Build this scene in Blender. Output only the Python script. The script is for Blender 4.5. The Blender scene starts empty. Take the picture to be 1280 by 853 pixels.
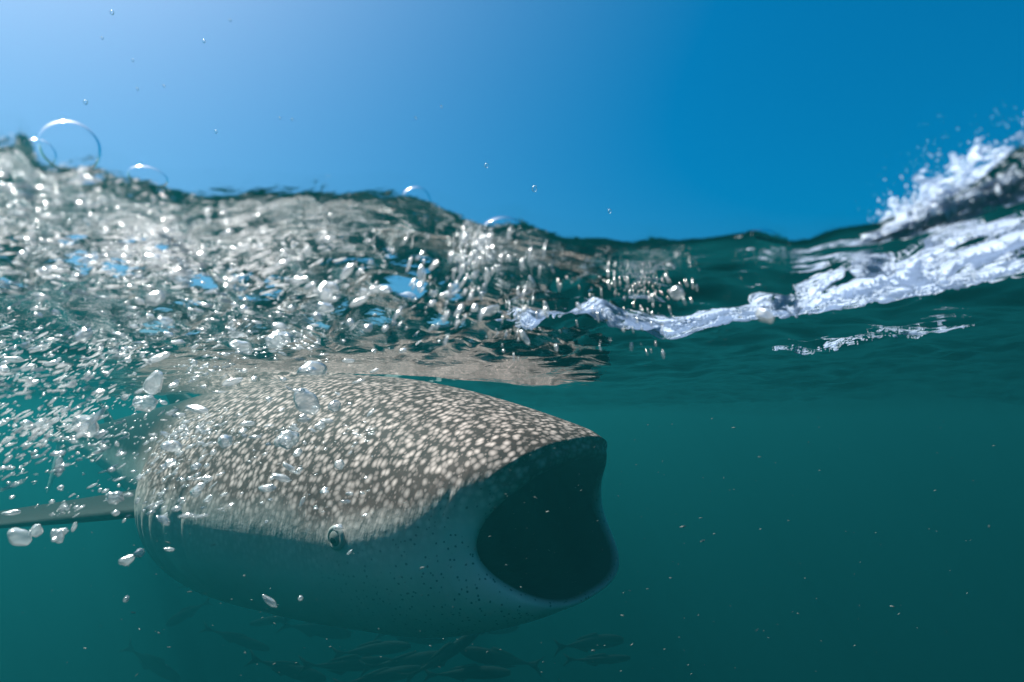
import bpy, bmesh, math, random
import numpy as np
from mathutils import Vector, Matrix, noise as mnoise
R = math.radians
rng = np.random.default_rng(7)
random.seed(7)
sc = bpy.context.scene
col = sc.collection

# ------------------------------------------------------------------ camera
PITCH = 7.5
cd = bpy.data.cameras.new('camera'); cd.lens = 20; cd.sensor_width = 36
cd.clip_start = 0.01; cd.clip_end = 500
cd.dof.use_dof = True; cd.dof.focus_distance = 1.7; cd.dof.aperture_fstop = 4.5
cam = bpy.data.objects.new('camera', cd); col.objects.link(cam)
cam.location = (0, 0, 0); cam.rotation_euler = (R(90 + PITCH), 0, 0)
sc.camera = cam

# ------------------------------------------------------------------ sky and sun
SUN_EL, SUN_AZ = 58.0, -66.0            # azimuth from the view direction (+Y), negative = to the left
w = bpy.data.worlds.new('World'); sc.world = w; w.use_nodes = True
nt = w.node_tree; nt.nodes.clear()
sky = nt.nodes.new('ShaderNodeTexSky'); sky.sky_type = 'NISHITA'; sky.sun_disc = False
sky.sun_elevation = R(SUN_EL); sky.sun_rotation = R(SUN_AZ)
sky.air_density = 1.0; sky.dust_density = 2.8; sky.ozone_density = 6.0
bg = nt.nodes.new('ShaderNodeBackground'); bg.inputs['Strength'].default_value = 0.058
wo = nt.nodes.new('ShaderNodeOutputWorld')
hs = nt.nodes.new('ShaderNodeHueSaturation'); hs.inputs['Saturation'].default_value = 1.55; hs.inputs['Hue'].default_value = .485
nt.links.new(sky.outputs[0], hs.inputs['Color']); nt.links.new(hs.outputs[0], bg.inputs[0]); nt.links.new(bg.outputs[0], wo.inputs[0])
sd = bpy.data.lights.new('sun', 'SUN'); sd.energy = 5.0; sd.angle = R(0.5); sd.color = (1, .95, .88)
sun = bpy.data.objects.new('sun', sd); col.objects.link(sun)
sdir = Vector((math.sin(R(SUN_AZ)) * math.cos(R(SUN_EL)), math.cos(R(SUN_AZ)) * math.cos(R(SUN_EL)), math.sin(R(SUN_EL))))
sun.rotation_euler = sdir.to_track_quat('Z', 'Y').to_euler()
sun.location = sdir * 20

sc.view_settings.view_transform = 'Standard'; sc.view_settings.look = 'None'
sc.view_settings.gamma = 1; sc.view_settings.exposure = 1.25
sc.render.engine = 'CYCLES'
cy = sc.cycles
cy.max_bounces = 8; cy.transparent_max_bounces = 24; cy.glossy_bounces = 4; cy.diffuse_bounces = 2
cy.volume_bounces = 2; cy.transmission_bounces = 6
cy.use_denoising = True
cy.sample_clamp_indirect = 6.0

# ------------------------------------------------------------------ helpers
def tag(o, label=None, cat=None, group=None, kind=None):
    if label: o['label'] = label
    if cat: o['category'] = cat
    if group: o['group'] = group
    if kind: o['kind'] = kind
    return o

def mesh_np(name, v, f, smooth=True, attrs=None):
    """v (n,3), f (m,k) arrays -> mesh"""
    v = np.asarray(v, dtype=np.float32); f = np.asarray(f, dtype=np.int32)
    me = bpy.data.meshes.new(name)
    m, k = f.shape
    me.vertices.add(len(v)); me.vertices.foreach_set('co', v.ravel())
    me.loops.add(m * k); me.loops.foreach_set('vertex_index', f.ravel())
    me.polygons.add(m); me.polygons.foreach_set('loop_start', np.arange(0, m * k, k, dtype=np.int32))
    me.polygons.foreach_set('loop_total', np.full(m, k, dtype=np.int32))
    me.update(calc_edges=True); me.validate()
    me.polygons.foreach_set('use_smooth', np.full(len(me.polygons), smooth))
    for n, a in (attrs or {}).items():
        at_ = me.attributes.new(n, 'FLOAT', 'POINT'); at_.data.foreach_set('value', np.asarray(a, dtype=np.float32))
    me.update()
    return me

def link(name, me, mat=None, parent=None, loc=None):
    o = bpy.data.objects.new(name, me); col.objects.link(o)
    if mat is not None and not me.materials: me.materials.append(mat)
    if parent is not None: o.parent = parent
    if loc is not None: o.location = loc
    return o

def grid_faces(nu, nv, wrap_v=False):
    i = np.arange(nu - 1)[:, None]; j = np.arange(nv if wrap_v else nv - 1)[None, :]
    j2 = (j + 1) % nv
    a = i * nv + j; b = (i + 1) * nv + j; c = (i + 1) * nv + j2; d = i * nv + j2
    return np.stack([a, b, c, d], -1).reshape(-1, 4)

def sines(x, y, wl, seed, n=10, warp=0.0):
    """chop: a sum of n random waves about the wavelength wl, amplitude about 1"""
    g = np.random.default_rng(seed)
    if warp:
        x, y = x + warp * wl * sines(x, y, wl * 2.3, seed + 91, 5), y + warp * wl * sines(x, y, wl * 2.1, seed + 57, 5)
    s = 0
    for k in range(n):
        a = g.uniform(0, 2 * np.pi); l = wl * g.uniform(.65, 1.5); p = g.uniform(0, 2 * np.pi)
        s = s + np.sin((x * np.cos(a) + y * np.sin(a)) * 2 * np.pi / l + p)
    return s / math.sqrt(n / 2)

def sstep(a, b, x):
    t = np.clip((x - a) / (b - a), 0, 1); return t * t * (3 - 2 * t)

FPX = 1280 * 20 / 36
cp, sp_ = math.cos(R(PITCH)), math.sin(R(PITCH))
def ray(px, py):
    u = (px - 640) / FPX; v = (426.5 - py) / FPX
    return np.array([u, cp - sp_ * v, sp_ + cp * v])
def at(px, py, Y):
    d = ray(px, py); return d * (Y / d[1])

# ------------------------------------------------------------------ materials
def newmat(name):
    m = bpy.data.materials.new(name); m.use_nodes = True; m.node_tree.nodes.clear(); return m, m.node_tree.nodes, m.node_tree.links

def film_mat(name, ior, rough, gcol=(1, 1, 1), tcol=(1, 1, 1), bump=None):
    """interface between water and air: mirror and see-through mixed by Fresnel"""
    m, N, L = newmat(name)
    out = N.new('ShaderNodeOutputMaterial'); mix = N.new('ShaderNodeMixShader'); fr = N.new('ShaderNodeFresnel')
    tr = N.new('ShaderNodeBsdfTransparent'); gl = N.new('ShaderNodeBsdfGlossy')
    fr.inputs['IOR'].default_value = ior; gl.inputs['Roughness'].default_value = rough
    gl.inputs['Color'].default_value = (*gcol, 1); tr.inputs['Color'].default_value = (*tcol, 1)
    L.new(fr.outputs[0], mix.inputs[0]); L.new(tr.outputs[0], mix.inputs[1]); L.new(gl.outputs[0], mix.inputs[2])
    L.new(mix.outputs[0], out.inputs['Surface'])
    if bump:
        tc = N.new('ShaderNodeTexCoord'); last = None
        for (scale, det, dist, stretch, attr, rotz) in bump:
            mp = N.new('ShaderNodeMapping'); mp.inputs['Scale'].default_value = (scale * stretch, scale, scale)
            mp.inputs['Rotation'].default_value = (0, 0, rotz)
            nz = N.new('ShaderNodeTexNoise'); nz.inputs['Scale'].default_value = 1; nz.inputs['Detail'].default_value = det
            L.new(tc.outputs['Object'], mp.inputs[0]); L.new(mp.outputs[0], nz.inputs['Vector'])
            b = N.new('ShaderNodeBump'); b.inputs['Strength'].default_value = 1.0; b.inputs['Distance'].default_value = dist
            L.new(nz.outputs[0], b.inputs['Height'])
            if attr:
                at_ = N.new('ShaderNodeAttribute'); at_.attribute_name = attr; L.new(at_.outputs['Fac'], b.inputs['Strength'])
            if last: L.new(last.outputs[0], b.inputs['Normal'])
            last = b
        L.new(last.outputs[0], fr.inputs['Normal']); L.new(last.outputs[0], gl.inputs['Normal'])
    return m

M_surf = film_mat('water_surface', 1.33, 0.03, bump=[(12, 2, .010, .4, 'ripple', .35), (45, 4, .006, .6, 'rough', -.3)])
M_film = film_mat('bubble_film', 0.90, 0.06)
M_bub = film_mat('bubble', 0.752, 0.30)
def glass_bub(name, rough):
    m, N, L = newmat(name); o = N.new('ShaderNodeOutputMaterial'); g = N.new('ShaderNodeBsdfGlass')
    g.inputs['IOR'].default_value = .752; g.inputs['Roughness'].default_value = rough; L.new(g.outputs[0], o.inputs[0]); return m
M_big = glass_bub('air_bubble', .10)
M_drop = film_mat('droplet', 1.33, 0.25)

def foam_mat(name, colr=(.82, .84, .86), tl=.55):
    m, N, L = newmat(name)
    out = N.new('ShaderNodeOutputMaterial'); mix = N.new('ShaderNodeMixShader'); mix.inputs[0].default_value = tl
    d = N.new('ShaderNodeBsdfPrincipled'); t = N.new('ShaderNodeBsdfTranslucent')
    d.inputs['Base Color'].default_value = (*colr, 1); d.inputs['Roughness'].default_value = .35
    t.inputs['Color'].default_value = (*colr, 1)
    tc = N.new('ShaderNodeTexCoord'); nz = N.new('ShaderNodeTexVoronoi'); nz.inputs['Scale'].default_value = 260
    b = N.new('ShaderNodeBump'); b.inputs['Distance'].default_value = .0006; b.inputs['Strength'].default_value = .8
    L.new(tc.outputs['Object'], nz.inputs['Vector']); L.new(nz.outputs['Distance'], b.inputs['Height'])
    L.new(b.outputs[0], d.inputs['Normal']); L.new(b.outputs[0], t.inputs['Normal'])
    L.new(d.outputs[0], mix.inputs[1]); L.new(t.outputs[0], mix.inputs[2]); L.new(mix.outputs[0], out.inputs['Surface'])
    return m
def silver(name, f):
    m = film_mat(name, .752, .24); N, L = m.node_tree.nodes, m.node_tree.links
    out = [n for n in N if n.type == 'OUTPUT_MATERIAL'][0]; film_ = out.inputs['Surface'].links[0].from_socket
    d = N.new('ShaderNodeBsdfDiffuse'); d.inputs['Color'].default_value = (.86, .87, .91, 1); t = N.new('ShaderNodeBsdfTranslucent'); t.inputs['Color'].default_value = (.86, .87, .91, 1)
    m1 = N.new('ShaderNodeMixShader'); m2 = N.new('ShaderNodeMixShader'); m1.inputs[0].default_value = .35; m2.inputs[0].default_value = f
    L.new(d.outputs[0], m1.inputs[1]); L.new(t.outputs[0], m1.inputs[2]); L.new(film_, m2.inputs[1]); L.new(m1.outputs[0], m2.inputs[2]); L.new(m2.outputs[0], out.inputs['Surface'])
    return m
M_swarm = silver('frothy_bubbles', .42); M_sb = silver('silvery_bubble', .36)
M_foam = foam_mat('sea_foam', (.60, .68, .83), .55)

# ------------------------------------------------------------------ sea surface (seen from below; open where the lens housing parts the water)
LEVEL, HOLE = 0.14, 0.42
skyline = np.array([(-60,150),(0,162),(20,165),(45,192),(70,204),(100,205),(130,200),(160,212),(200,224),(230,233),(300,241),(350,239),(400,237),
 (440,231),(500,240),(550,256),(600,270),(650,276),(700,290),(750,296),(800,301),(850,303),(900,296),(940,286),(985,301),(1010,301),
 (1050,286),(1100,281),(1140,268),(1180,250),(1230,222),(1280,185),(1340,160)], dtype=float)
_d = np.array([ray(px, py) for px, py in skyline])
RIM_AZ = np.arctan2(_d[:, 0], _d[:, 1]); RIM_H = HOLE * _d[:, 2] / np.hypot(_d[:, 0], _d[:, 1]) - LEVEL
RIM_AZ = np.concatenate([[-math.pi, -1.4], RIM_AZ, [1.4, math.pi]]); RIM_H = np.concatenate([[0, 0], RIM_H, [0, 0]])

SH_POS = np.array([0.21, 2.2, 0.0]); SH_YAW = 38.0
_c, _s = math.cos(R(SH_YAW)), math.sin(R(SH_YAW))
def H(x, y, detail=True):
    r = np.hypot(x, y); az = np.arctan2(x, y)
    h = LEVEL + 0 * x
    h = h + np.interp(az, RIM_AZ, RIM_H) * np.exp(-np.clip(r - HOLE, 0, None) / .22)
    # shark frame: a along the body (forward +), b to the side
    dx, dy = x - SH_POS[0], y - SH_POS[1]
    a = dx * _c - dy * _s; b = dx * _s + dy * _c
    h = h + .155 * np.exp(-((a + 1.25) / .62) ** 2 - (b / .85) ** 2)
    h = h - .060 * np.exp(-((a - .12) / .40) ** 2 - (b / .62) ** 2)
    h = h + .10 * np.exp(-((x - 1.9) / .8) ** 2 - ((y - 1.5) / 1.1) ** 2)
    far = sstep(.3, 6, r)
    h = h + far * .05 * sines(x, y, 3.5, 11, 8)
    if detail:
        left = sstep(.55, -.25, x) * sstep(1.9, .9, r)
        near = np.exp(-np.clip(r - HOLE, 0, None) / 1.2)
        calm = .10 + .90 * sstep(.02, .25, r - HOLE)
        calm = calm * (1 - .86 * np.exp(-((a + .5) / 1.1) ** 2 - ((b + .35) / 1.0) ** 2)); left = left * calm
        h = h + (.0065 * calm) * sines(x, y * 1.0, .30, 21, 10, .15)
        h = h + (.0026 * calm + .0052 * left) * sines(x, y, .11, 22, 10, .2)
        h = h + (.0002 + .0030 * left * near) * sines(x, y, .045, 23, 12, .25) * sstep(4, 1, r)
    return h

naz1, naz2, nr = 860, 160, 330
azs = np.concatenate([np.linspace(-R(52), R(52), naz1, endpoint=False), np.linspace(R(52), 2 * math.pi - R(52), naz2, endpoint=False)])
t = np.linspace(0, 1, nr)
rs = HOLE * np.exp(t * math.log(70 / HOLE))
rs = rs[:, None] * np.ones_like(azs)[None, :]
edge_w = .004 * sines(np.cos(azs) * 3, np.sin(azs) * 3, .5, 5, 8)
rs = rs + edge_w[None, :] * np.exp(-(rs - HOLE) / .1)
X, Y = rs * np.sin(azs)[None, :], rs * np.cos(azs)[None, :]
Z = H(X, Y)
Z = Z + .012 * np.exp(-(rs - rs[0:1]) / .006)            # meniscus climbing where the water meets the housing
left_r = sstep(.45, -.3, X) * sstep(2.4, 1.0, rs)
me = mesh_np('water_surface', np.stack([X, Y, Z], -1).reshape(-1, 3), grid_faces(nr, len(azs), True)[:, ::-1],
             attrs={'ripple': (1 - .65 * np.exp(-(((X - SH_POS[0]) * _c - (Y - SH_POS[1]) * _s + .5) / 1.1) ** 2 - (((X - SH_POS[0]) * _s + (Y - SH_POS[1]) * _c + .35) / 1.0) ** 2)).ravel(), 'rough': (.06 + .94 * left_r).ravel()})
if me.polygons[0].normal.z < 0: me.flip_normals()
water = tag(link('water_surface', me, M_surf), 'rippled green underside of the sea surface above the whale shark', 'water', kind='structure')

# seabed far below
gx = np.linspace(-90, 90, 60)
GX, GY = np.meshgrid(gx, gx, indexing='ij')
sbm, N, L = newmat('seabed'); o_ = N.new('ShaderNodeOutputMaterial'); p_ = N.new('ShaderNodeBsdfPrincipled')
nz = N.new('ShaderNodeTexNoise'); nz.inputs['Scale'].default_value = 3; cr = N.new('ShaderNodeValToRGB')
cr.color_ramp.elements[0].color = (.16, .14, .10, 1); cr.color_ramp.elements[1].color = (.30, .27, .2, 1)
L.new(nz.outputs[0], cr.inputs[0]); L.new(cr.outputs[0], p_.inputs['Base Color']); L.new(p_.outputs[0], o_.inputs[0])
me = mesh_np('seabed', np.stack([GX, GY, -14 + .5 * sines(GX, GY, 20, 3)], -1).reshape(-1, 3), grid_faces(60, 60))
tag(link('seabed', me, sbm), 'sandy sea floor far below in the murk', 'seabed', kind='structure')

# ------------------------------------------------------------------ whale shark
def sm_interp(x, xs, ys):
    """smooth curve through the stations (Catmull-Rom)"""
    xs = np.asarray(xs, float); ys = np.asarray(ys, float)
    d = np.gradient(ys, xs); i = np.clip(np.searchsorted(xs, x) - 1, 0, len(xs) - 2)
    hh = xs[i + 1] - xs[i]; tt = np.clip((x - xs[i]) / hh, 0, 1)
    return ((2*tt**3 - 3*tt**2 + 1) * ys[i] + (tt**3 - 2*tt**2 + tt) * hh * d[i] + (-2*tt**3 + 3*tt**2) * ys[i+1] + (tt**3 - tt**2) * hh * d[i+1])

# distance behind the lips: half width, top, bottom, squareness
ST = np.array([
 # t, half width, top, bottom, side exponent, roof exponent, keel exponent
 (0.00, .475, -.090, -.665, 2.9, 2.6, 2.4), (.06, .510, -.055, -.700, 2.8, 2.3, 2.3), (.15, .555, -.020, -.745, 2.6, 2.0, 2.1), (.40, .640, .060, -.840, 2.3, 1.7, 2.0),
 (.80, .740, .150, -.895, 2.2, 1.68, 2.05), (1.2, .820, .205, -.925, 2.15, 1.72, 2.0), (1.6, .880, .225, -.93, 2.1, 1.75, 2.0), (1.95, .80, .225, -.92, 2.1, 1.8, 2.0),
 (2.4, .60, .20, -.84, 2.05, 1.85, 1.85), (3.2, .430, .12, -.74, 2, 2, 2), (4.2, .27, .02, -.56, 2, 2, 2), (5.2, .13, -.08, -.42, 2, 2, 2), (6.0, .06, -.13, -.33, 2, 2, 2), (6.5, .03, -.16, -.29, 2, 2, 2)])
NT = 224
th = np.linspace(0, 2 * np.pi, NT, endpoint=False)      # 0 top, pi/2 right flank (towards the camera), pi belly
def section(hw, top, bot, n, nt_, nb_, th):
    s_, c_ = np.sin(th), np.cos(th)
    mid = top * .48 + bot * .52
    y = -hw * np.sign(s_) * np.abs(s_) ** (2 / n)
    z = mid + np.where(c_ > 0, (top - mid) * np.abs(c_) ** (2 / nt_), -(mid - bot) * np.abs(c_) ** (2 / nb_))
    return y, z
rows = []; inside = []
t_out = np.concatenate([np.linspace(6.5, 2.2, 60, endpoint=False), np.linspace(2.2, .12, 90, endpoint=False), np.linspace(.12, .0, 12)])
for tb in t_out:
    rows.append((tb, *(sm_interp(np.array([tb]), ST[:, 0], ST[:, k])[0] for k in range(1, 7)))); inside.append(0.)
# front of the lips rolls over and turns in, then the ribbed lining of the mouth
f_hw, f_top, f_bot = .475, -.09, -.665
roll = [(-.015, .012), (-.028, .030), (-.034, .052), (-.028, .072), (-.008, .090), (.03, .102), (.06, .108)]
for k in range(46):
    dt = .08 + k * .022; roll.append((dt, np.interp(dt, [.08, .3, .6, .9, 1.1], [.112, .125, .16, .22, .28]) + (.014 * max(0, math.sin(dt * 42)) if dt > .16 else 0)))
for k, (dt, dr) in enumerate(roll):
    e = min(1, (k + 1) / 4)
    rows.append((dt, f_hw - dr * .95, f_top - dr * .95, f_bot + dr * .36, 2.6, 2.6 + (1.95 - 2.6) * e, 2.4 + (1.9 - 2.4) * e)); inside.append(max(.001, min(1, k / 8)))
V = []; A_t = []; A_in = []; A_th = []
for (tb, hw, top, bot, n, nt_, nb_), ins in zip(rows, inside):
    y, z = section(hw, top, bot, n, nt_, nb_, th)
    side = np.abs(np.sin(th)) ** 3
    fr = math.exp(-max(tb, 0) / .28) if not ins else 1.0
    recess = .15 * side * fr - .02 * np.cos(th) * fr * (np.cos(th) > 0)
    if ins > 0: recess = .15 * side * max(0, 1 - max(tb, 0) / .8)
    recess = recess - .05 * np.clip(-np.cos(th), 0, 1) ** 2 * (fr if not ins else max(0, 1 - max(tb, 0) / .8))
    # gill slits
    g = np.zeros(NT)
    if not ins:
        for gs in (1.35, 1.47, 1.58, 1.68, 1.77):
            g += .016 * np.exp(-((tb - gs) / .018) ** 2)
        g = g * np.clip(np.sin(th) ** 2 * 1.6 - .5, 0, 1) * (np.cos(th) > -.55)
        # shallow ridge above the eye and wrinkled skin by the mouth corner
        g -= .010 * np.exp(-((tb - .42) / .14) ** 2) * np.exp(-((np.abs(np.sin(th)) - 1) / .04) ** 2)
        g += .005 * np.exp(-((tb - .075 - .10 * np.cos(th) ** 2) / .012) ** 2) * np.exp(-((np.abs(np.sin(th)) - 1) / .22) ** 2)
    nn = 1 - g / np.maximum(hw, .1)
    mid = top * .48 + bot * .52
    x = -(tb + recess)
    V.append(np.stack([x, y * nn, mid + (z - mid) * nn], -1))
    A_t.append(np.full(NT, tb)); A_in.append(np.full(NT, ins)); A_th.append(np.minimum(th, 2 * np.pi - th) / np.pi)
NS = len(rows)
V = np.array(V).reshape(-1, 3)
# close throat and tail
F = grid_faces(NS, NT, True)
capv = [V[:NT].mean(0), V[-NT:].mean(0) + np.array([-.15, 0, 0])]
V = np.concatenate([V, capv]); iA, iB = len(V) - 2, len(V) - 1
tri = []
for j in range(NT):
    tri.append((iA, j, (j + 1) % NT, (j + 1) % NT)); tri.append((iB, (NS - 1) * NT + (j + 1) % NT, (NS - 1) * NT + j, (NS - 1) * NT + j))
def flat(a, e): return np.concatenate([np.array(a).ravel(), e])
a_t = flat(A_t, [6.5, 1.2]); a_in = flat(A_in, [0, 1]); a_th = flat(A_th, [0, 0])

def fin(root, tip, chord_r, chord_t, sweep, thick, up, nseg=18, nch=14):
    """a tapered, rounded fin: returns verts and faces"""
    root, tip = np.array(root, float), np.array(tip, float); vs = []
    span = tip - root; cdir = np.array([1., 0, 0]); nrm = np.cross(span / np.linalg.norm(span), cdir); nrm /= np.linalg.norm(nrm)
    for i in range(nseg + 1):
        u = i / nseg; c = chord_r + (chord_t - chord_r) * u; c *= math.sqrt(max(0, 1 - max(0, (u - .8) / .2) ** 2)) + .02
        base = root + span * u + cdir * (-sweep * u ** 1.6)
        for k in range(nch * 2):
            a = 2 * np.pi * k / (nch * 2); cx = .5 * c * math.cos(a); tz = .5 * thick * (1 - .8 * u) * math.sin(a) * (1 + .5 * math.cos(a)) * min(1, c / chord_r + .3)
            vs.append(base + cdir * cx + nrm * tz)
    return np.array(vs), grid_faces(nseg + 1, nch * 2, True)
parts_v, parts_f = [V], [F]; at3 = [(a_t, a_in, a_th)]; off = len(V)
for rt, tp, c0, c1, sw, tk, thv in [
    ((-2.35, -.45, -.42), (-3.0, -1.55, -.50), 1.0, .30, .35, .10, .06), ((-2.0, .52, -.52), (-2.25, 1.6, -.75), .62, .16, .35, .09, .45),
    ((-3.3, 0, .05), (-3.6, 0, .28), .55, .16, .2, .07, .1), ((-4.9, 0, -.08), (-5.1, 0, .14), .26, .08, .1, .04, .1),
    ((-6.3, 0, -.2), (-7.1, 0, .32), .45, .12, .1, .06, .2), ((-6.3, 0, -.28), (-6.75, 0, -.85), .36, .1, .1, .05, .6)]:
    v_, f_ = fin(rt, tp, c0, c1, sw, tk, 0)
    parts_v.append(v_); parts_f.append(f_ + off); off += len(v_)
    at3.append((np.full(len(v_), 3.), np.zeros(len(v_)), np.full(len(v_), thv)))
allv = np.concatenate(parts_v); quads = np.concatenate(parts_f)
a_t, a_in, a_th = (np.concatenate([x[k] for x in at3]) for k in range(3))

def shark_material():
    m, N, L = newmat('shark_skin')
    def math_(op, a, b=None, c=None):
        n = N.new('ShaderNodeMath'); n.operation = op
        for i, x in enumerate((a, b, c)):
            if x is None: continue
            if isinstance(x, (int, float)): n.inputs[i].default_value = x
            else: L.new(x, n.inputs[i])
        return n.outputs[0]
    def ramp(fac, stops):
        n = N.new('ShaderNodeValToRGB'); L.new(fac, n.inputs[0]); e = n.color_ramp.elements
        for i, (p, c) in enumerate(stops):
            el = e[i] if i < 2 else e.new(p)
            el.position = p; el.color = (c, c, c, 1) if isinstance(c, (int, float)) else (*c, 1)
        return n.outputs[0]
    def mix(f, a, b):
        n = N.new('ShaderNodeMix'); n.data_type = 'RGBA'; L.new(f, n.inputs[0])
        for i, x in ((6, a), (7, b)):
            if isinstance(x, tuple): n.inputs[i].default_value = (*x, 1)
            else: L.new(x, n.inputs[i])
        return n.outputs[2]
    def attr(n_):
        n = N.new('ShaderNodeAttribute'); n.attribute_name = n_; return n.outputs['Fac']
    tc = N.new('ShaderNodeTexCoord')
    def noise_(scale, det=3, vec=None):
        n = N.new('ShaderNodeTexNoise'); n.inputs['Scale'].default_value = scale; n.inputs['Detail'].default_value = det
        L.new(vec or tc.outputs['Object'], n.inputs['Vector']); return n
    # warped coordinates so that the spots are uneven
    nz = noise_(6); vm = N.new('ShaderNodeVectorMath'); vm.operation = 'MULTIPLY_ADD'
    L.new(nz.outputs['Color'], vm.inputs[0]); vm.inputs[1].default_value = (.05, .05, .05); L.new(tc.outputs['Object'], vm.inputs[2])
    mp = N.new('ShaderNodeMapping'); mp.inputs['Scale'].default_value = (1.0, .62, .8); L.new(vm.outputs[0], mp.inputs[0])
    def spots(scale, lo, hi):
        v = N.new('ShaderNodeTexVoronoi'); v.inputs['Scale'].default_value = scale; v.inputs['Randomness'].default_value = .85
        L.new(mp.outputs[0], v.inputs['Vector']); return ramp(v.outputs['Distance'], [(lo, 1.0), (hi, 0.0)])
    s1 = spots(43, .14, .58); s2 = spots(64, .16, .34)
    big = math_('MULTIPLY', s1, ramp(noise_(9).outputs[0], [(.3, .6), (.6, 1.0)]))
    sp = math_('MAXIMUM', big, math_('MULTIPLY', s2, .35))
    thv = attr('th'); tv = attr('t'); ins = attr('inside')
    # 0 on the back .. 1 on the belly (th 0 top, .5 flank, 1 belly, mirrored)
    ang = math_('PINGPONG', thv, 1.0)
    wob = math_('MULTIPLY', math_('SUBTRACT', noise_(5, 4).outputs[0], .5), .10)
    edge = math_('ADD', ang, wob)
    frontlift = math_('MULTIPLY', math_('POWER', 2.718, math_('MULTIPLY', tv, -5.0)), .12)
    belly = ramp(math_('ADD', edge, frontlift), [(.40, 0.0), (.58, 1.0)])
    pale = ramp(math_('ADD', edge, frontlift), [(.28, 0.0), (.48, 1.0)])
    skin = mix(pale, (.055, .032, .028), (.25, .158, .14))
    skin = mix(ramp(noise_(3, 5).outputs[0], [(.35, 0.), (.7, .5)]), skin, (.065, .041, .036))
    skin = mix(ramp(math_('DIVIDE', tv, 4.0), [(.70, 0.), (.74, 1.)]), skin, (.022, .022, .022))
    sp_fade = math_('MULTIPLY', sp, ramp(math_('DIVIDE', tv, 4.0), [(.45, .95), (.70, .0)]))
    sp_fade = math_('MULTIPLY', sp_fade, ramp(edge, [(.04, .72), (.30, 1.0)]))
    c1 = mix(sp_fade, skin, (.86, .65, .60))
    fk = N.new('ShaderNodeTexVoronoi'); fk.inputs['Scale'].default_value = 52; L.new(vm.outputs[0], fk.inputs['Vector'])
    freck = math_('MULTIPLY', ramp(fk.outputs['Distance'], [(.14, 1.0), (.26, 0.0)]), ramp(tv, [(.05, .8), (.75, 0.0)]))
    bel = mix(freck, mix(ramp(noise_(2.5, 4).outputs[0], [(.3, 0.), (.75, 1.)]), (.88, .87, .83), (.68, .68, .66)), (.05, .06, .07))
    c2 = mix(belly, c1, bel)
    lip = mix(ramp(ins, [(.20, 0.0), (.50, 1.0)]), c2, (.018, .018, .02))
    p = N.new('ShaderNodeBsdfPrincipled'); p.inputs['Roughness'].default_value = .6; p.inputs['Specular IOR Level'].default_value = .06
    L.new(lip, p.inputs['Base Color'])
    mp2 = N.new('ShaderNodeMapping'); mp2.inputs['Scale'].default_value = (1, .25, .25); L.new(tc.outputs['Object'], mp2.inputs[0])
    bh = math_('ADD', math_('MULTIPLY', noise_(90, 4, mp2.outputs[0]).outputs[0], .5), math_('MULTIPLY', noise_(18, 4).outputs[0], 1.0))
    b = N.new('ShaderNodeBump'); b.inputs['Strength'].default_value = .5; b.inputs['Distance'].default_value = .008
    L.new(bh, b.inputs['Height']); L.new(b.outputs[0], p.inputs['Normal'])
    out = N.new('ShaderNodeOutputMaterial'); L.new(p.outputs[0], out.inputs[0])
    return m
M_skin = shark_material()
root = bpy.data.objects.new('whale_shark', None); col.objects.link(root)
root.location = SH_POS; root.rotation_euler = (R(4), 0, R(-SH_YAW))
tag(root, 'huge spotted whale shark with its wide mouth gaping open', 'whale shark')
bm = bmesh.new()
bv = [bm.verts.new(p) for p in allv]
for q in quads: bm.faces.new([bv[i] for i in q])
for q in tri: bm.faces.new([bv[i] for i in q[:3]])
bmesh.ops.recalc_face_normals(bm, faces=bm.faces)
me = bpy.data.meshes.new('body'); bm.to_mesh(me); bm.free()
for n, a in (('t', a_t), ('inside', a_in), ('th', a_th)):
    at_ = me.attributes.new(n, 'FLOAT', 'POINT'); at_.data.foreach_set('value', a.astype(np.float32))
me.polygons.foreach_set('use_smooth', np.full(len(me.polygons), True))
link('body', me, M_skin, root)
# eyes
def plain(name, c, rough=.4, spec=.5, var=.25, scale=40):
    m, N, L = newmat(name); o = N.new('ShaderNodeOutputMaterial'); p = N.new('ShaderNodeBsdfPrincipled')
    nz = N.new('ShaderNodeTexNoise'); nz.inputs['Scale'].default_value = scale; r = N.new('ShaderNodeValToRGB')
    r.color_ramp.elements[0].color = (*[x * (1 - var) for x in c], 1); r.color_ramp.elements[1].color = (*[min(1, x * (1 + var)) for x in c], 1)
    tc = N.new('ShaderNodeTexCoord'); L.new(tc.outputs['Object'], nz.inputs['Vector'])
    L.new(nz.outputs[0], r.inputs[0]); L.new(r.outputs[0], p.inputs['Base Color']); L.new(p.outputs[0], o.inputs[0])
    p.inputs['Roughness'].default_value = rough; p.inputs['Specular IOR Level'].default_value = spec
    return m
M_iris = plain('eye_iris', (.22, .21, .20), .2); M_pupil = plain('eye_pupil', (.006, .006, .007), .1); M_lid = plain('eyelid', (.42, .40, .38), .6, .2)
def sphere_bm(sub, r, sx=1, sy=1, sz=1):
    b = bmesh.new(); bmesh.ops.create_icosphere(b, subdivisions=sub, radius=r)
    bmesh.ops.scale(b, vec=(sx, sy, sz), verts=b.verts)
    for f in b.faces: f.smooth = True
    return b
def bm_link(name, b, mat, parent=None):
    me = bpy.data.meshes.new(name); b.to_mesh(me); b.free(); return link(name, me, mat, parent)
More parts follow.
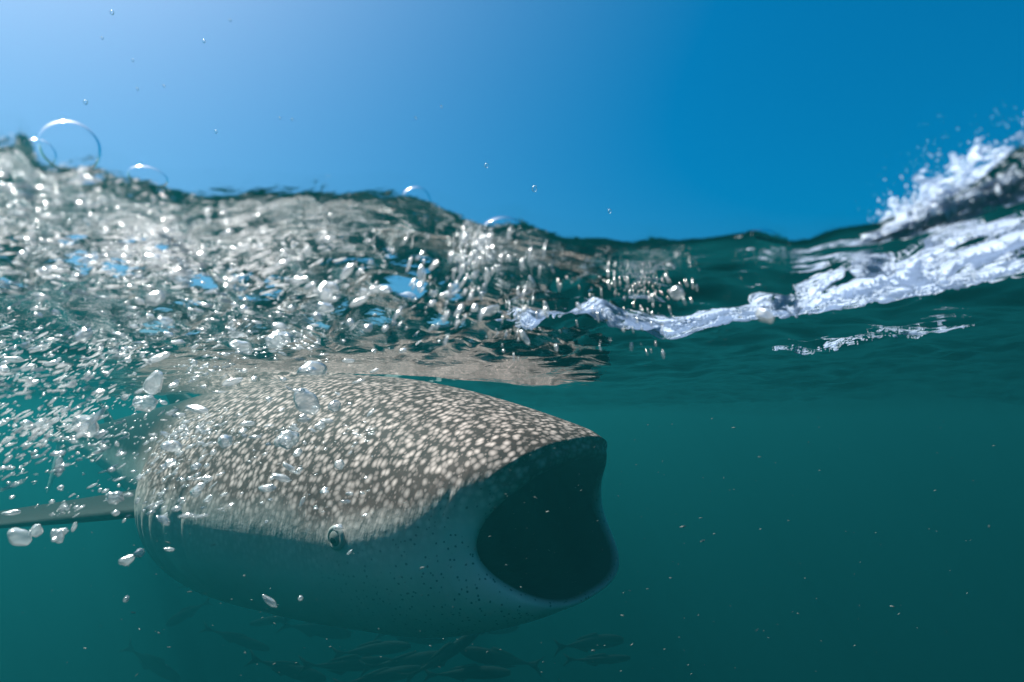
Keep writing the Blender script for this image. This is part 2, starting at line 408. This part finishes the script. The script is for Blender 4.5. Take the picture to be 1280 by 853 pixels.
for sgn in (-1, 1):
    i_t = .50; hw = sm_interp(np.array([i_t]), ST[:, 0], ST[:, 1])[0] + .012
    ex = -(i_t + .15 * math.exp(-i_t / .28)); ez = -.355
    e = bm_link('eye', sphere_bm(4, .034, 1, .6, .95), M_iris, root); e.location = (ex, sgn * (hw - .008), ez - .012); e.scale = (.85, .85, .85)
    pu = bm_link('pupil', sphere_bm(3, .017, 1.1, .5, .8), M_pupil, e); pu.location = (.002, sgn * .0155, -.006)
    tb = bmesh.new(); n1, n2 = 40, 12
    vs = [[tb.verts.new(((.042 + .011 * math.cos(q)) * math.cos(p), .010 * math.sin(q), (.038 + .011 * math.cos(q)) * math.sin(p))) for q in [2 * math.pi * k / n2 for k in range(n2)]] for p in [2 * math.pi * k / n1 for k in range(n1)]]
    for i in range(n1):
        for k in range(n2):
            f = tb.faces.new((vs[i][k], vs[(i + 1) % n1][k], vs[(i + 1) % n1][(k + 1) % n2], vs[i][(k + 1) % n2])); f.smooth = True
    l = bm_link('eyelid', tb, M_lid, e); l.location = (0, 0, 0)

for sgn in (-1, 1):
    nb = sphere_bm(3, 1, .022, .034, .040)
    for v in nb.verts: v.co.z *= 1 + .5 * v.co.y / .034 * sgn; v.co.x -= .2 * v.co.z
    nf = bm_link('nasal_flap', nb, M_lid, root); nf.location = (-.055, sgn * .285, -.165)

# ------------------------------------------------------------------ fish school under the shark
def fish_mesh(name, seed, depth=.16, bend=.03):
    nL, nC = 26, 14; vs = []
    for i in range(nL):
        u = i / (nL - 1)                       # 0 snout .. 1 tail root
        hgt = depth * (math.sin(math.pi * min(1, u * 1.04 + .03) ** .72)) * .5 + .014
        wid = hgt * .55
        if u > .9: wid *= .6
        yb = bend * math.sin(u * 4 + seed)
        for k in range(nC):
            a = 2 * math.pi * k / nC
            vs.append((.5 - u, yb + wid * math.sin(a), hgt * math.cos(a)))
    v = np.array(vs); f = [tuple(q) for q in grid_faces(nL, nC, True)]
    b = bmesh.new(); bv = [b.verts.new(p) for p in v]
    for q in f: b.faces.new([bv[i] for i in q])
    b.faces.new([bv[k] for k in range(nC)]); b.faces.new([bv[(nL - 1) * nC + k] for k in range(nC)][::-1])
    yt = bend * math.sin(4 + seed)
    def blade(pts, y0, th_=.006):
        A = [b.verts.new((x, y0 + th_, z)) for x, z in pts]; B = [b.verts.new((x, y0 - th_, z)) for x, z in pts]; n = len(pts)
        b.faces.new(A); b.faces.new(B[::-1])
        for i in range(n): b.faces.new((A[i], B[i], B[(i + 1) % n], A[(i + 1) % n]))
    blade([(-.46, .015), (-.56, .05), (-.66, .125), (-.60, .03), (-.575, 0), (-.60, -.03), (-.66, -.125), (-.56, -.05), (-.46, -.015)], yt)
    blade([(.12, .07), (.05, .125), (-.02, .12), (-.2, .085), (-.3, .05), (-.1, .06)], bend * math.sin(.5 * 4 + seed))
    blade([(-.05, -.07), (-.12, -.115), (-.2, -.085), (-.3, -.05), (-.15, -.05)], bend * math.sin(.62 * 4 + seed))
    blade([(.22, -.03), (.12, -.09), (.08, -.085), (.15, -.03)], bend * math.sin(.32 * 4 + seed) + .03)
    bmesh.ops.recalc_face_normals(b, faces=b.faces)
    me = bpy.data.meshes.new(name); b.to_mesh(me); b.free()
    me.polygons.foreach_set('use_smooth', np.full(len(me.polygons), True))
    return me
M_fish = plain('fish_skin', (.014, .017, .018), .7, .2, .4, 12)
fm = [fish_mesh('fish_a', 0.3), fish_mesh('fish_b', 2.1, .14, .04), fish_mesh('fish_c', 4.0, .18, .02)]
for m_ in fm: m_.materials.append(M_fish)
# (pixel x, y, distance, length m, heading: 0 right, 180 left, pitch)
FISH = [(742, 804, 2.6, .29, 8, 2), (752, 824, 2.5, .26, 4, -1), (612, 784, 2.9, .30, 15, -4), (620, 822, 2.6, .33, 172, 8), (560, 815, 2.5, .34, 25, 22),
        (515, 826, 2.6, .36, 10, 5), (470, 812, 2.7, .34, -8, 8), (440, 830, 2.6, .36, 12, -3), (520, 795, 3.0, .34, 20, -10), (400, 788, 3.1, .34, 15, -14),
        (345, 775, 3.3, .34, 165, -12), (300, 800, 3.1, .33, 20, -24), (232, 768, 3.4, .33, 160, -28), (195, 832, 3.0, .30, 24, -40), (365, 838, 2.7, .33, 10, -18),
        (590, 842, 2.5, .34, -6, 3), (560, 772, 3.2, .3, 0, -6), (480, 845, 2.5, .33, 14, 6), (262, 742, 3.6, .3, 10, -20)]
for i, (px, py, Yd, ln, hd, pit) in enumerate(FISH):
    o = link('schooling_fish', fm[i % 3], None, None, at(px, py, Yd * 3.1)); ln *= 2.9; o.scale = (ln, ln * rng.uniform(.8, 1.1), ln * rng.uniform(.75, 1.2))
    o.rotation_euler = (0, R(-pit), R(hd))
    lab = 'dark slender fish in the murky school below the whale shark\'s belly'
    if i == 0: lab = 'dark fish ahead of the school under the open mouth, upper of two'
    if i == 1: lab = 'dark fish ahead of the school under the open mouth, lower of two'
    if i == 13: lab = 'lone dark fish diving steeply apart from the school'
    lab = {4: 'dark fish nosing upward out of the middle of the school', 12: 'dark fish slanting down below the shark\'s gills', 18: 'faint dark fish closest under the shark\'s belly near its gills',
           2: 'dark fish leading the school, just under the shark\'s chin', 16: 'faint dark fish topmost in the school, against the chin'}.get(i, lab)
    tag(o, lab, 'fish', 'fish schooling under the whale shark')

# ------------------------------------------------------------------ foam floating on the surface
def foam_patch(name, path, width, thr, seed, thick, nl=900, nw=130, wl=.05):
    """path: (x, y) points on the sea; lumpy islands of foam hanging just under the surface"""
    path = np.array(path, float); s = np.concatenate([[0], np.cumsum(np.hypot(*np.diff(path, axis=0).T))]); s /= s[-1]
    u = np.linspace(0, 1, nl); px = sm_interp(u, s, path[:, 0]); py = sm_interp(u, s, path[:, 1])
    tx, ty = np.gradient(px), np.gradient(py); ln = np.hypot(tx, ty); nx, ny = -ty / ln, tx / ln
    wv = np.linspace(-1, 1, nw); wd = np.interp(u, np.linspace(0, 1, len(width)), width)
    X = px[:, None] + nx[:, None] * wv[None] * wd[:, None]; Y = py[:, None] + ny[:, None] * wv[None] * wd[:, None]
    L_ = np.concatenate([[0], np.cumsum(np.hypot(np.diff(px), np.diff(py)))])[:, None] * .36 + 0 * X; W_ = wv[None] * wd[:, None] + L_ * .25
    g = .5 + .24 * sines(L_, W_, wl, seed, 12, .35) + .23 * sines(L_, W_, wl * .4, seed + 1, 12, .4) + .20 * sines(L_, W_, wl * .15, seed + 2, 14, .4)
    k = g + .55 * (1 - np.abs(wv)[None] ** 1.6) - .30 - .5 * sstep(.88, 1, u)[:, None] - .5 * sstep(.12, 0, u)[:, None]
    q = k - thr
    Zs = H(X, Y) - .002
    low = Zs - np.clip(q, 0, .5) ** .5 * thick * (1 + .35 * sines(L_, W_, .02, seed + 5, 8, .3))
    keep = q > 0
    F = grid_faces(nl, nw); fk = keep.ravel()[F].sum(1) >= 3
    F = F[fk]; n0 = nl * nw
    V = np.concatenate([np.stack([X, Y, Zs], -1).reshape(-1, 3), np.stack([X, Y, low], -1).reshape(-1, 3)])
    FF = np.concatenate([F, F[:, ::-1] + n0])
    used = np.unique(FF); mp = np.full(len(V), -1); mp[used] = np.arange(len(used))
    return link(name, mesh_np(name, V[used], mp[FF]), M_foam)
def on_sea(px, py):
    d = ray(px, py); t_ = LEVEL / max(d[2], .02)
    for _ in range(40): t_ = .5 * t_ + .5 * float(H(np.array([d[0] * t_]), np.array([d[1] * t_]), False)[0]) / max(d[2], .02)
    return d[0] * t_, d[1] * t_
streak = [on_sea(px, py) for px, py in [(600, 398), (680, 392), (760, 392), (850, 402), (950, 388), (1040, 372), (1120, 352), (1190, 335), (1250, 315), (1320, 295)]]
tag(foam_patch('foam_streak', streak, [.03, .045, .06, .07, .065, .075, .085, .10, .11, .11], .50, 31, .006),
    'long white streak of foam floating along the wave on the sea surface', 'foam', kind='stuff')
fl = [on_sea(px, py) for px, py in [(980, 440), (1060, 425), (1140, 412), (1230, 400)]]
tag(foam_patch('foam_flecks', fl, [.05, .06, .06, .05], 1.02, 47, .005), 'scattered pale foam flecks below the long foam streak', 'foam', kind='stuff')

# ------------------------------------------------------------------ particles as merged meshes
def ico(sub):
    b = bmesh.new(); bmesh.ops.create_icosphere(b, subdivisions=sub, radius=1)
    v = np.array([p.co[:] for p in b.verts]); f = np.array([[p.index for p in q.verts] for q in b.faces]); b.free(); return v, f
def rotm(ang):
    """rotation matrices from euler angles (n,3)"""
    cx, cy_, cz = np.cos(ang).T; sx, sy, sz = np.sin(ang).T; o = np.zeros_like(cx); l = o + 1
    Rx = np.stack([l, o, o, o, cx, -sx, o, sx, cx], -1).reshape(-1, 3, 3)
    Ry = np.stack([cy_, o, sy, o, l, o, -sy, o, cy_], -1).reshape(-1, 3, 3)
    Rz = np.stack([cz, -sz, o, sz, cz, o, o, o, l], -1).reshape(-1, 3, 3)
    return Rz @ Ry @ Rx
def swarm(name, pos, size, ang, mat, sub=1, wob=.0):
    bv, bf = ico(sub); n = len(pos)
    P = bv[None] * size[:, None, :]
    if wob: P = P * (1 + wob * rng.standard_normal((n, len(bv), 1)))
    P = np.einsum('nij,nkj->nki', rotm(ang), P) + pos[:, None, :]
    Fs = bf[None] + (np.arange(n) * len(bv))[:, None, None]
    return link(name, mesh_np(name, P.reshape(-1, 3), Fs.reshape(-1, 3)), mat)

def flow_angle(p):
    """roll in the picture plane of the stream of bubbles: swirls round the shark's wake"""
    return .25 + 1.1 * sstep(-.35, .1, p[:, 0]) + .35 * np.sin(p[:, 0] * 6 + p[:, 2] * 5)

def clump(c, s, n, per=30):
    """streaky clusters: parents through the cloud, children strung out along the stream"""
    k = max(3, n // per); par = np.array(c) + np.array(s) * np.clip(rng.standard_normal((k, 3)), -1.7, 1.7); wt = rng.random(k) ** 2.5; idx = rng.choice(k, n, p=wt / wt.sum())
    p = par[idx]; a = flow_angle(p); q = rng.normal(0, 1, (n, 3)) * np.array([.038, .03, .011])
    q2 = np.stack([q[:, 0] * np.cos(a) - q[:, 2] * np.sin(a), q[:, 1], q[:, 0] * np.sin(a) + q[:, 2] * np.cos(a)], -1)
    loose = rng.random(n) < .18
    return np.where(loose[:, None], rng.normal(c, s, (n, 3)), p + q2)
# clouds of the wake: centre, spread, count, small/large radius in m
CLOUDS = [((-.30, .345, .15), (.04, .03, .012), 170, .0010, .0030), ((-.38, .44, .16), (.10, .07, .025), 330, .0012, .0050), ((-.20, .47, .15), (.10, .05, .018), 180, .0010, .0042),
          ((.00, .50, .13), (.07, .04, .012), 200, .0010, .0034), ((.10, .55, .128), (.035, .02, .004), 120, .0010, .0026),
          ((-.66, .80, .14), (.20, .20, .05), 470, .0015, .0064), ((-.72, .92, .00), (.18, .20, .08), 800, .0014, .0060),
          ((-.40, .75, .12), (.16, .15, .03), 120, .0013, .0055), ((-.45, 1.05, -.10), (.25, .2, .07), 280, .0012, .0045), ((.06, .66, .105), (.10, .08, .015), 90, .0010, .0026)]
pos = []; rad = []
for c, s, n, r0, r1 in CLOUDS:
    pos.append(clump(c, s, n)); rad.append(r0 + (r1 - r0) * rng.random(n) ** 2.6)
pos = np.concatenate(pos); rad = np.concatenate(rad)
top = H(pos[:, 0], pos[:, 1]) - rad * 1.1
pos[:, 2] = np.where(pos[:, 2] > top, top - np.abs(rng.normal(0, .012, len(pos))), pos[:, 2])
ok = (np.hypot(pos[:, 0], pos[:, 1]) > .432) & (pos[:, 1] > .3) & (pos[:, 2] > -.17 * pos[:, 1]) & ((pos[:, 2] > .06) | (pos[:, 0] < -.24 * pos[:, 1]))
pos, rad = pos[ok], rad[ok]
el = 1.2 + 5.5 * rng.random(len(pos)) ** 1.3; rad = rad * (.86 - .07 * el); fa = flow_angle(pos)
size = np.stack([rad * el, rad, rad * rng.uniform(.7, 1, len(pos))], -1)
ang = np.stack([rng.normal(0, .3, len(pos)), -fa + rng.normal(0, .14, len(pos)), rng.normal(0, .3, len(pos))], -1)
tag(swarm('bubble_swarm', pos, size, ang, M_swarm), 'dense silvery cloud of tiny air bubbles churned over the shark\'s back', 'bubbles', kind='stuff')

# white froth: stretched flecks of foam carried under the surface
FC = [((-.62, .78, .15), (.20, .18, .045), 480), ((-.26, .56, .15), (.12, .08, .02), 380), ((-.72, .92, .03), (.16, .18, .06), 800), ((-.38, .46, .165), (.09, .05, .022), 420)]
pos = np.concatenate([clump(c, s_, n, 60) for c, s_, n in FC]); n = len(pos)
rad = .0005 + .0019 * rng.random(n) ** 3
top = H(pos[:, 0], pos[:, 1]) - rad * 1.2
pos[:, 2] = np.minimum(pos[:, 2], top - np.abs(rng.normal(0, .010, n)))
ok = (np.hypot(pos[:, 0], pos[:, 1]) > .45) & (pos[:, 1] > .3); pos, rad = pos[ok], rad[ok]; n = len(pos)
fa = flow_angle(pos)
M_froth = foam_mat('froth', (.92, .91, .92), .65)
tag(swarm('froth', pos, np.stack([rad * rng.uniform(1.5, 6.5, n), rad, rad * rng.uniform(.6, 1, n)], -1), np.stack([rng.normal(0, .3, n), -fa + rng.normal(0, .2, n), rng.normal(0, .3, n)], -1), M_froth, 1, .0),
    'white streaks of froth swept along beneath the breaking surface', 'froth', kind='stuff')

# drifting specks in the water
n = 1000
p = np.stack([np.clip(rng.normal(-.1, .8, n), -1.6, 1.8), rng.uniform(.7, 2.6, n), rng.uniform(-1.2, .0, n)], -1)
r_ = .0006 + .0012 * rng.random(n) ** 2
M_speck = plain('plankton', (.30, .30, .28), .6, .1)
tag(swarm('plankton', p, np.stack([r_ * rng.uniform(1, 4, n), r_ * .6, r_ * .6], -1), rng.normal(0, .35, (n, 3)), M_speck), 'pale plankton specks drifting in the green water', 'plankton', kind='stuff')

# ------------------------------------------------------------------ single bubbles
def bubble_mesh(name, kind, seed, mat=None, irr=.30):
    b = bmesh.new(); bmesh.ops.create_icosphere(b, subdivisions=4, radius=1)
    for v in b.verts:
        c = v.co.copy()
        n_ = mnoise.noise(c * 1.1 + Vector((seed * 7, seed * 3, 1)))
        c *= 1 + irr * n_
        if kind == 'cap':                      # flattened, hollowed underneath
            if c.z < 0: c.z *= .45
            c.z += .25 * (1 - min(1, c.x * c.x + c.y * c.y)) * (1 if v.co.z < 0 else 0) * .6
            c.z *= .8
        elif kind == 'pill': c.x *= 2.6
        elif kind == 'drop': c.x *= 1.35; k = .5 + .5 * (1 - (c.x / 1.5 + 1) / 2); c.y *= k + .25; c.z *= k + .25
        elif kind == 'lump':
            c *= 1 + .22 * mnoise.noise(c * 2.2 + Vector((seed, 0, 5)))
            c.z *= .8
        v.co = c
    for f in b.faces: f.smooth = True
    me = bpy.data.meshes.new(name); b.to_mesh(me); b.free(); me.materials.append(mat or M_sb); return me
BM = {k: [bubble_mesh('bubble_' + k, k, s) for s in (1, 2, 3)] for k in ('round', 'cap', 'pill', 'drop', 'lump')}
GRP = 'air bubbles in the shark\'s wake'
def bubble(px, py, Y, wpx, kind='round', roll=0, label=None, seed=0):
    p = at(px, py, Y); rr = .82 * wpx / FPX * Y / 2
    o = link('air_bubble', BM[kind][seed % 3], None, None, p)
    if kind == 'pill': rr /= 2.6
    o.scale = (rr, rr, rr); o.rotation_euler = (rng.normal(0, .15), -R(roll), rng.normal(0, .3))
    tag(o, label or 'small silvery air bubble drifting among many in front of the shark', 'air bubble', GRP)
    return o
NAMED = [(336, 303, .75, 54, 'lump', -25, 'large irregular bubble with blue top and dark green foot in dense froth'),
 (390, 465, .95, 42, 'cap', 0, 'broad pale domed bubble over the shark\'s back, green below'),
 (383, 503, .95, 34, 'drop', -40, 'slanting bubble with a dark green lower half beside domed bubble'),
 (300, 436, .95, 34, 'cap', -25, 'tilted pale bubble with green rim at the froth\'s lower edge'),
 (358, 550, .95, 34, 'lump', 8, 'wide bubble with dark green underside low on the shark\'s spotted head'),
 (214, 560, .95, 28, 'cap', -15, 'domed bubble with green shadow over the pale shoulder'),
 (181, 504, .90, 30, 'lump', -10, 'lumpy pinkish white bubble above the shark\'s shoulder'),
 (193, 478, .90, 26, 'drop', 60, 'pale upright bubble touching the lumpy one above the shoulder'),
 (108, 534, .90, 30, 'drop', -35, 'teardrop bubble slanting in open water left of the shark'),
 (143, 622, .90, 22, 'lump', -10, 'bright lumpy bubble beside the shark\'s gills'),
 (72, 670, .85, 17, 'drop', -60, 'small upright bubble lowest of those under the fin'),
 (24, 672, .85, 24, 'drop', -30, 'slanted white bubble under the fin at the edge of the wake'),
 (45, 663, .85, 15, 'drop', 60, 'small upright bubble between two others under the fin'),
 (347, 425, .95, 34, 'lump', 15, 'hazy pale grey bubble just beneath the shark\'s reflection'),
 (507, 377, .70, 36, 'cap', 0, 'domed bubble with green foot against the shark\'s brown reflection'),
 (424, 581, .95, 14, 'round', 0, 'dark green round bubble alone on the spotted cheek'),
 (418, 508, .95, 18, 'round', 0, 'round bubble right of the slanting green one')]
for i, b_ in enumerate(NAMED): bubble(*b_[:6], label=b_[6], seed=i)
# the looser bubbles of the wake, in world space: two drifts, upper and lower
def drift(n, c, s, w0, w1, pw, lab):
    for i in range(n):
        while True:
            p = rng.normal(c, s)
            if p[1] > .45 and (p[2] > .06 or p[0] < -.24 * p[1]) and p[2] < float(H(np.array([p[0]]), np.array([p[1]]))[0]) - .012: break
        rr = w0 + (w1 - w0) * rng.random() ** pw
        k = ['round', 'pill', 'cap', 'drop', 'lump', 'pill', 'pill'][rng.integers(7)]
        o = link('air_bubble', BM[k][rng.integers(3)], None, None, p); rr *= .6 if k == 'pill' else 1
        o.scale = (rr, rr, rr * rng.uniform(.75, 1))
        fa_ = float(flow_angle(p[None])[0]); o.rotation_euler = (rng.normal(0, .3), -fa_ + rng.normal(0, .4), rng.normal(0, .4))
        tag(o, lab.replace('BUBBLE', {'round': 'round air bubble', 'pill': 'elongated air bubble', 'cap': 'domed air bubble', 'drop': 'teardrop air bubble', 'lump': 'lumpy air bubble'}[k]), 'air bubble', GRP)
drift(60, (-.60, .92, -.10), (.18, .13, .08), .003, .010, 2, 'silvery BUBBLE drifting loose over the shark\'s shoulder')
drift(55, (-.38, 1.0, -.07), (.13, .12, .08), .003, .009, 2, 'small silvery BUBBLE drifting across the spotted head')
drift(80, (-.66, .80, .10), (.20, .16, .06), .004, .011, 2, 'bright BUBBLE in the thick froth under the surface')
drift(60, (-.20, .55, .13), (.16, .08, .02), .003, .009, 2, 'bright BUBBLE skimming along close under the wave crest')

# film bubbles standing at the waterline
FILM = bubble_mesh('surface_bubble', 'round', 1, M_film, .03); DROP = bubble_mesh('water_droplet', 'round', 2, M_drop, .1)
def film(px, py, Y, wpx, label, flat_=1.0):
    p = at(px, py, Y); rr = wpx / FPX * Y / 2
    o = link('surface_bubble', FILM, None, None, p); o.scale = (rr, rr, rr * flat_); o.rotation_euler = (0, rng.normal(0, .1), rng.uniform(0, 6))
    tag(o, label, 'bubble', 'big bubbles on the waterline')
film(88, 184, .50, 68, 'largest clear round bubble standing on the waterline beside the froth')
film(48, 192, .49, 38, 'smaller clear bubble nestled by the largest on the waterline')
film(185, 222, .50, 46, 'clear bubble half sunk in the wave crest above the froth', .55)
film(520, 250, .48, 38, 'round clear bubble at the end of the frothy crest', .9)
film(628, 290, .48, 58, 'wide clear bubble bulging from the waterline mid wave', .65)
film(946, 304, .48, 56, 'faint clear bubble swelling from the quiet dark crest', .6)

# droplets in the air
for px, py, wp in [(140, 16, 7), (107, 128, 7), (255, 52, 5), (166, 76, 4), (350, 148, 4), (172, 112, 4), (608, 207, 7), (668, 236, 9), (520, 148, 4), (365, 150, 4), (205, 108, 4), (270, 165, 5), (288, 26, 4), (762, 264, 6), (128, 48, 4), (552, 134, 4)]:
    p = at(px, py, .9); rr = wp / FPX * .9 / 2
    o = link('water_droplet', DROP, None, None, p); o.scale = (rr * .7, rr * .7, rr)
    tag(o, 'tiny water droplet thrown up into the blue sky', 'droplet', 'droplets in the air')

# spray on the breaking crest at the right
n = 3000
u = rng.random(n); base = np.stack([.256 + .10 * u, .365 - .03 * u, 0 * u], -1)
hh = np.abs(rng.normal(0, .005, n)) + (.002 + .012 * np.sin(np.pi * u) ** .7 * (1 + .6 * np.sin(u * 23) * np.sin(u * 7) + .3 * np.sin(u * 61))) * np.clip(rng.exponential(.8, n), 0, 3.2)
base[:, 2] = H(base[:, 0], base[:, 1]) - .004 + hh
base[:, 0] += -.35 * hh + rng.normal(0, .006, n); base[:, 1] += rng.normal(0, .016, n)
r_ = (.0003 + .0016 * rng.random(n) ** 4) * np.exp(-hh / .03)
tag(swarm('crest_spray', base, np.stack([r_ * 1.0, r_, r_ * rng.uniform(1, 3.5, n)], -1), rng.normal(0, .4, (n, 3)), foam_mat('spray', (.78, .84, .93), .5)), 'white spray bursting from the breaking crest against the sky', 'spray', kind='stuff')

cv, cf, co = [], [], 0
for lay in range(5):
    nu, nv = 190, 44; U, Vv = np.meshgrid(np.linspace(0, 1.25, nu), np.linspace(0, 1, nv), indexing='ij')
    hm = .004 + .028 * np.clip(np.sin(np.pi * np.clip(U * .85, 0, 1)), 0, 1) ** .8 * (1 + .35 * sines(U, U * 0, .22, 70 + lay, 6))
    cxx = .252 + .10 * U - .35 * hm * Vv + .002 * sines(U, Vv, .2, 80 + lay, 8); cyy = .352 - .03 * U + .009 * lay + .004 * sines(U, Vv * .5, .15, 90 + lay, 8)
    czz = H(cxx, cyy, False) - .004 + hm * Vv
    nzv = .5 + .3 * sines(U + .35 * Vv, Vv * .22, .06, 60 + lay, 12, .2) + .2 * sines(U + .35 * Vv, Vv * .4, .02, 65 + lay, 12, .2)
    kp = nzv > .05 + .95 * Vv ** 1.3
    Fq = grid_faces(nu, nv); Fq = Fq[kp.ravel()[Fq].sum(1) >= 3]
    P_ = np.stack([cxx, cyy, czz], -1).reshape(-1, 3); Q_ = P_ + np.array([0, .0025, 0])
    cv += [P_, Q_]; cf += [Fq + co, Fq[:, ::-1] + co + len(P_)]; co += 2 * len(P_)
tag(link('crest_foam', mesh_np('crest_foam', np.concatenate(cv), np.concatenate(cf)), foam_mat('crest_foam', (.66, .74, .87), .5)), 'soft white foam tearing off the breaking wave crest', 'foam', kind='stuff')

# ------------------------------------------------------------------ murky water: one even volume round everything
hz = bpy.data.meshes.new('haze'); b = bmesh.new(); bmesh.ops.create_cube(b, size=1)
TOPZ = .40; BOT = -16.0
for v in b.verts: v.co = Vector((v.co.x * 190, v.co.y * 190, TOPZ if v.co.z > 0 else BOT))
b.to_mesh(hz); b.free()
mv, N, L = newmat('murky_water'); o_ = N.new('ShaderNodeOutputMaterial'); pv = N.new('ShaderNodeVolumePrincipled')
pv.inputs['Color'].default_value = (.008, .106, .120, 1); pv.inputs['Density'].default_value = .27; pv.inputs['Absorption Color'].default_value = (.04, .24, .25, 1); pv.inputs['Anisotropy'].default_value = .5
L.new(pv.outputs[0], o_.inputs['Volume'])
tag(link('haze', hz, mv), 'murky green sea water that swallows distant things', 'haze', kind='stuff')
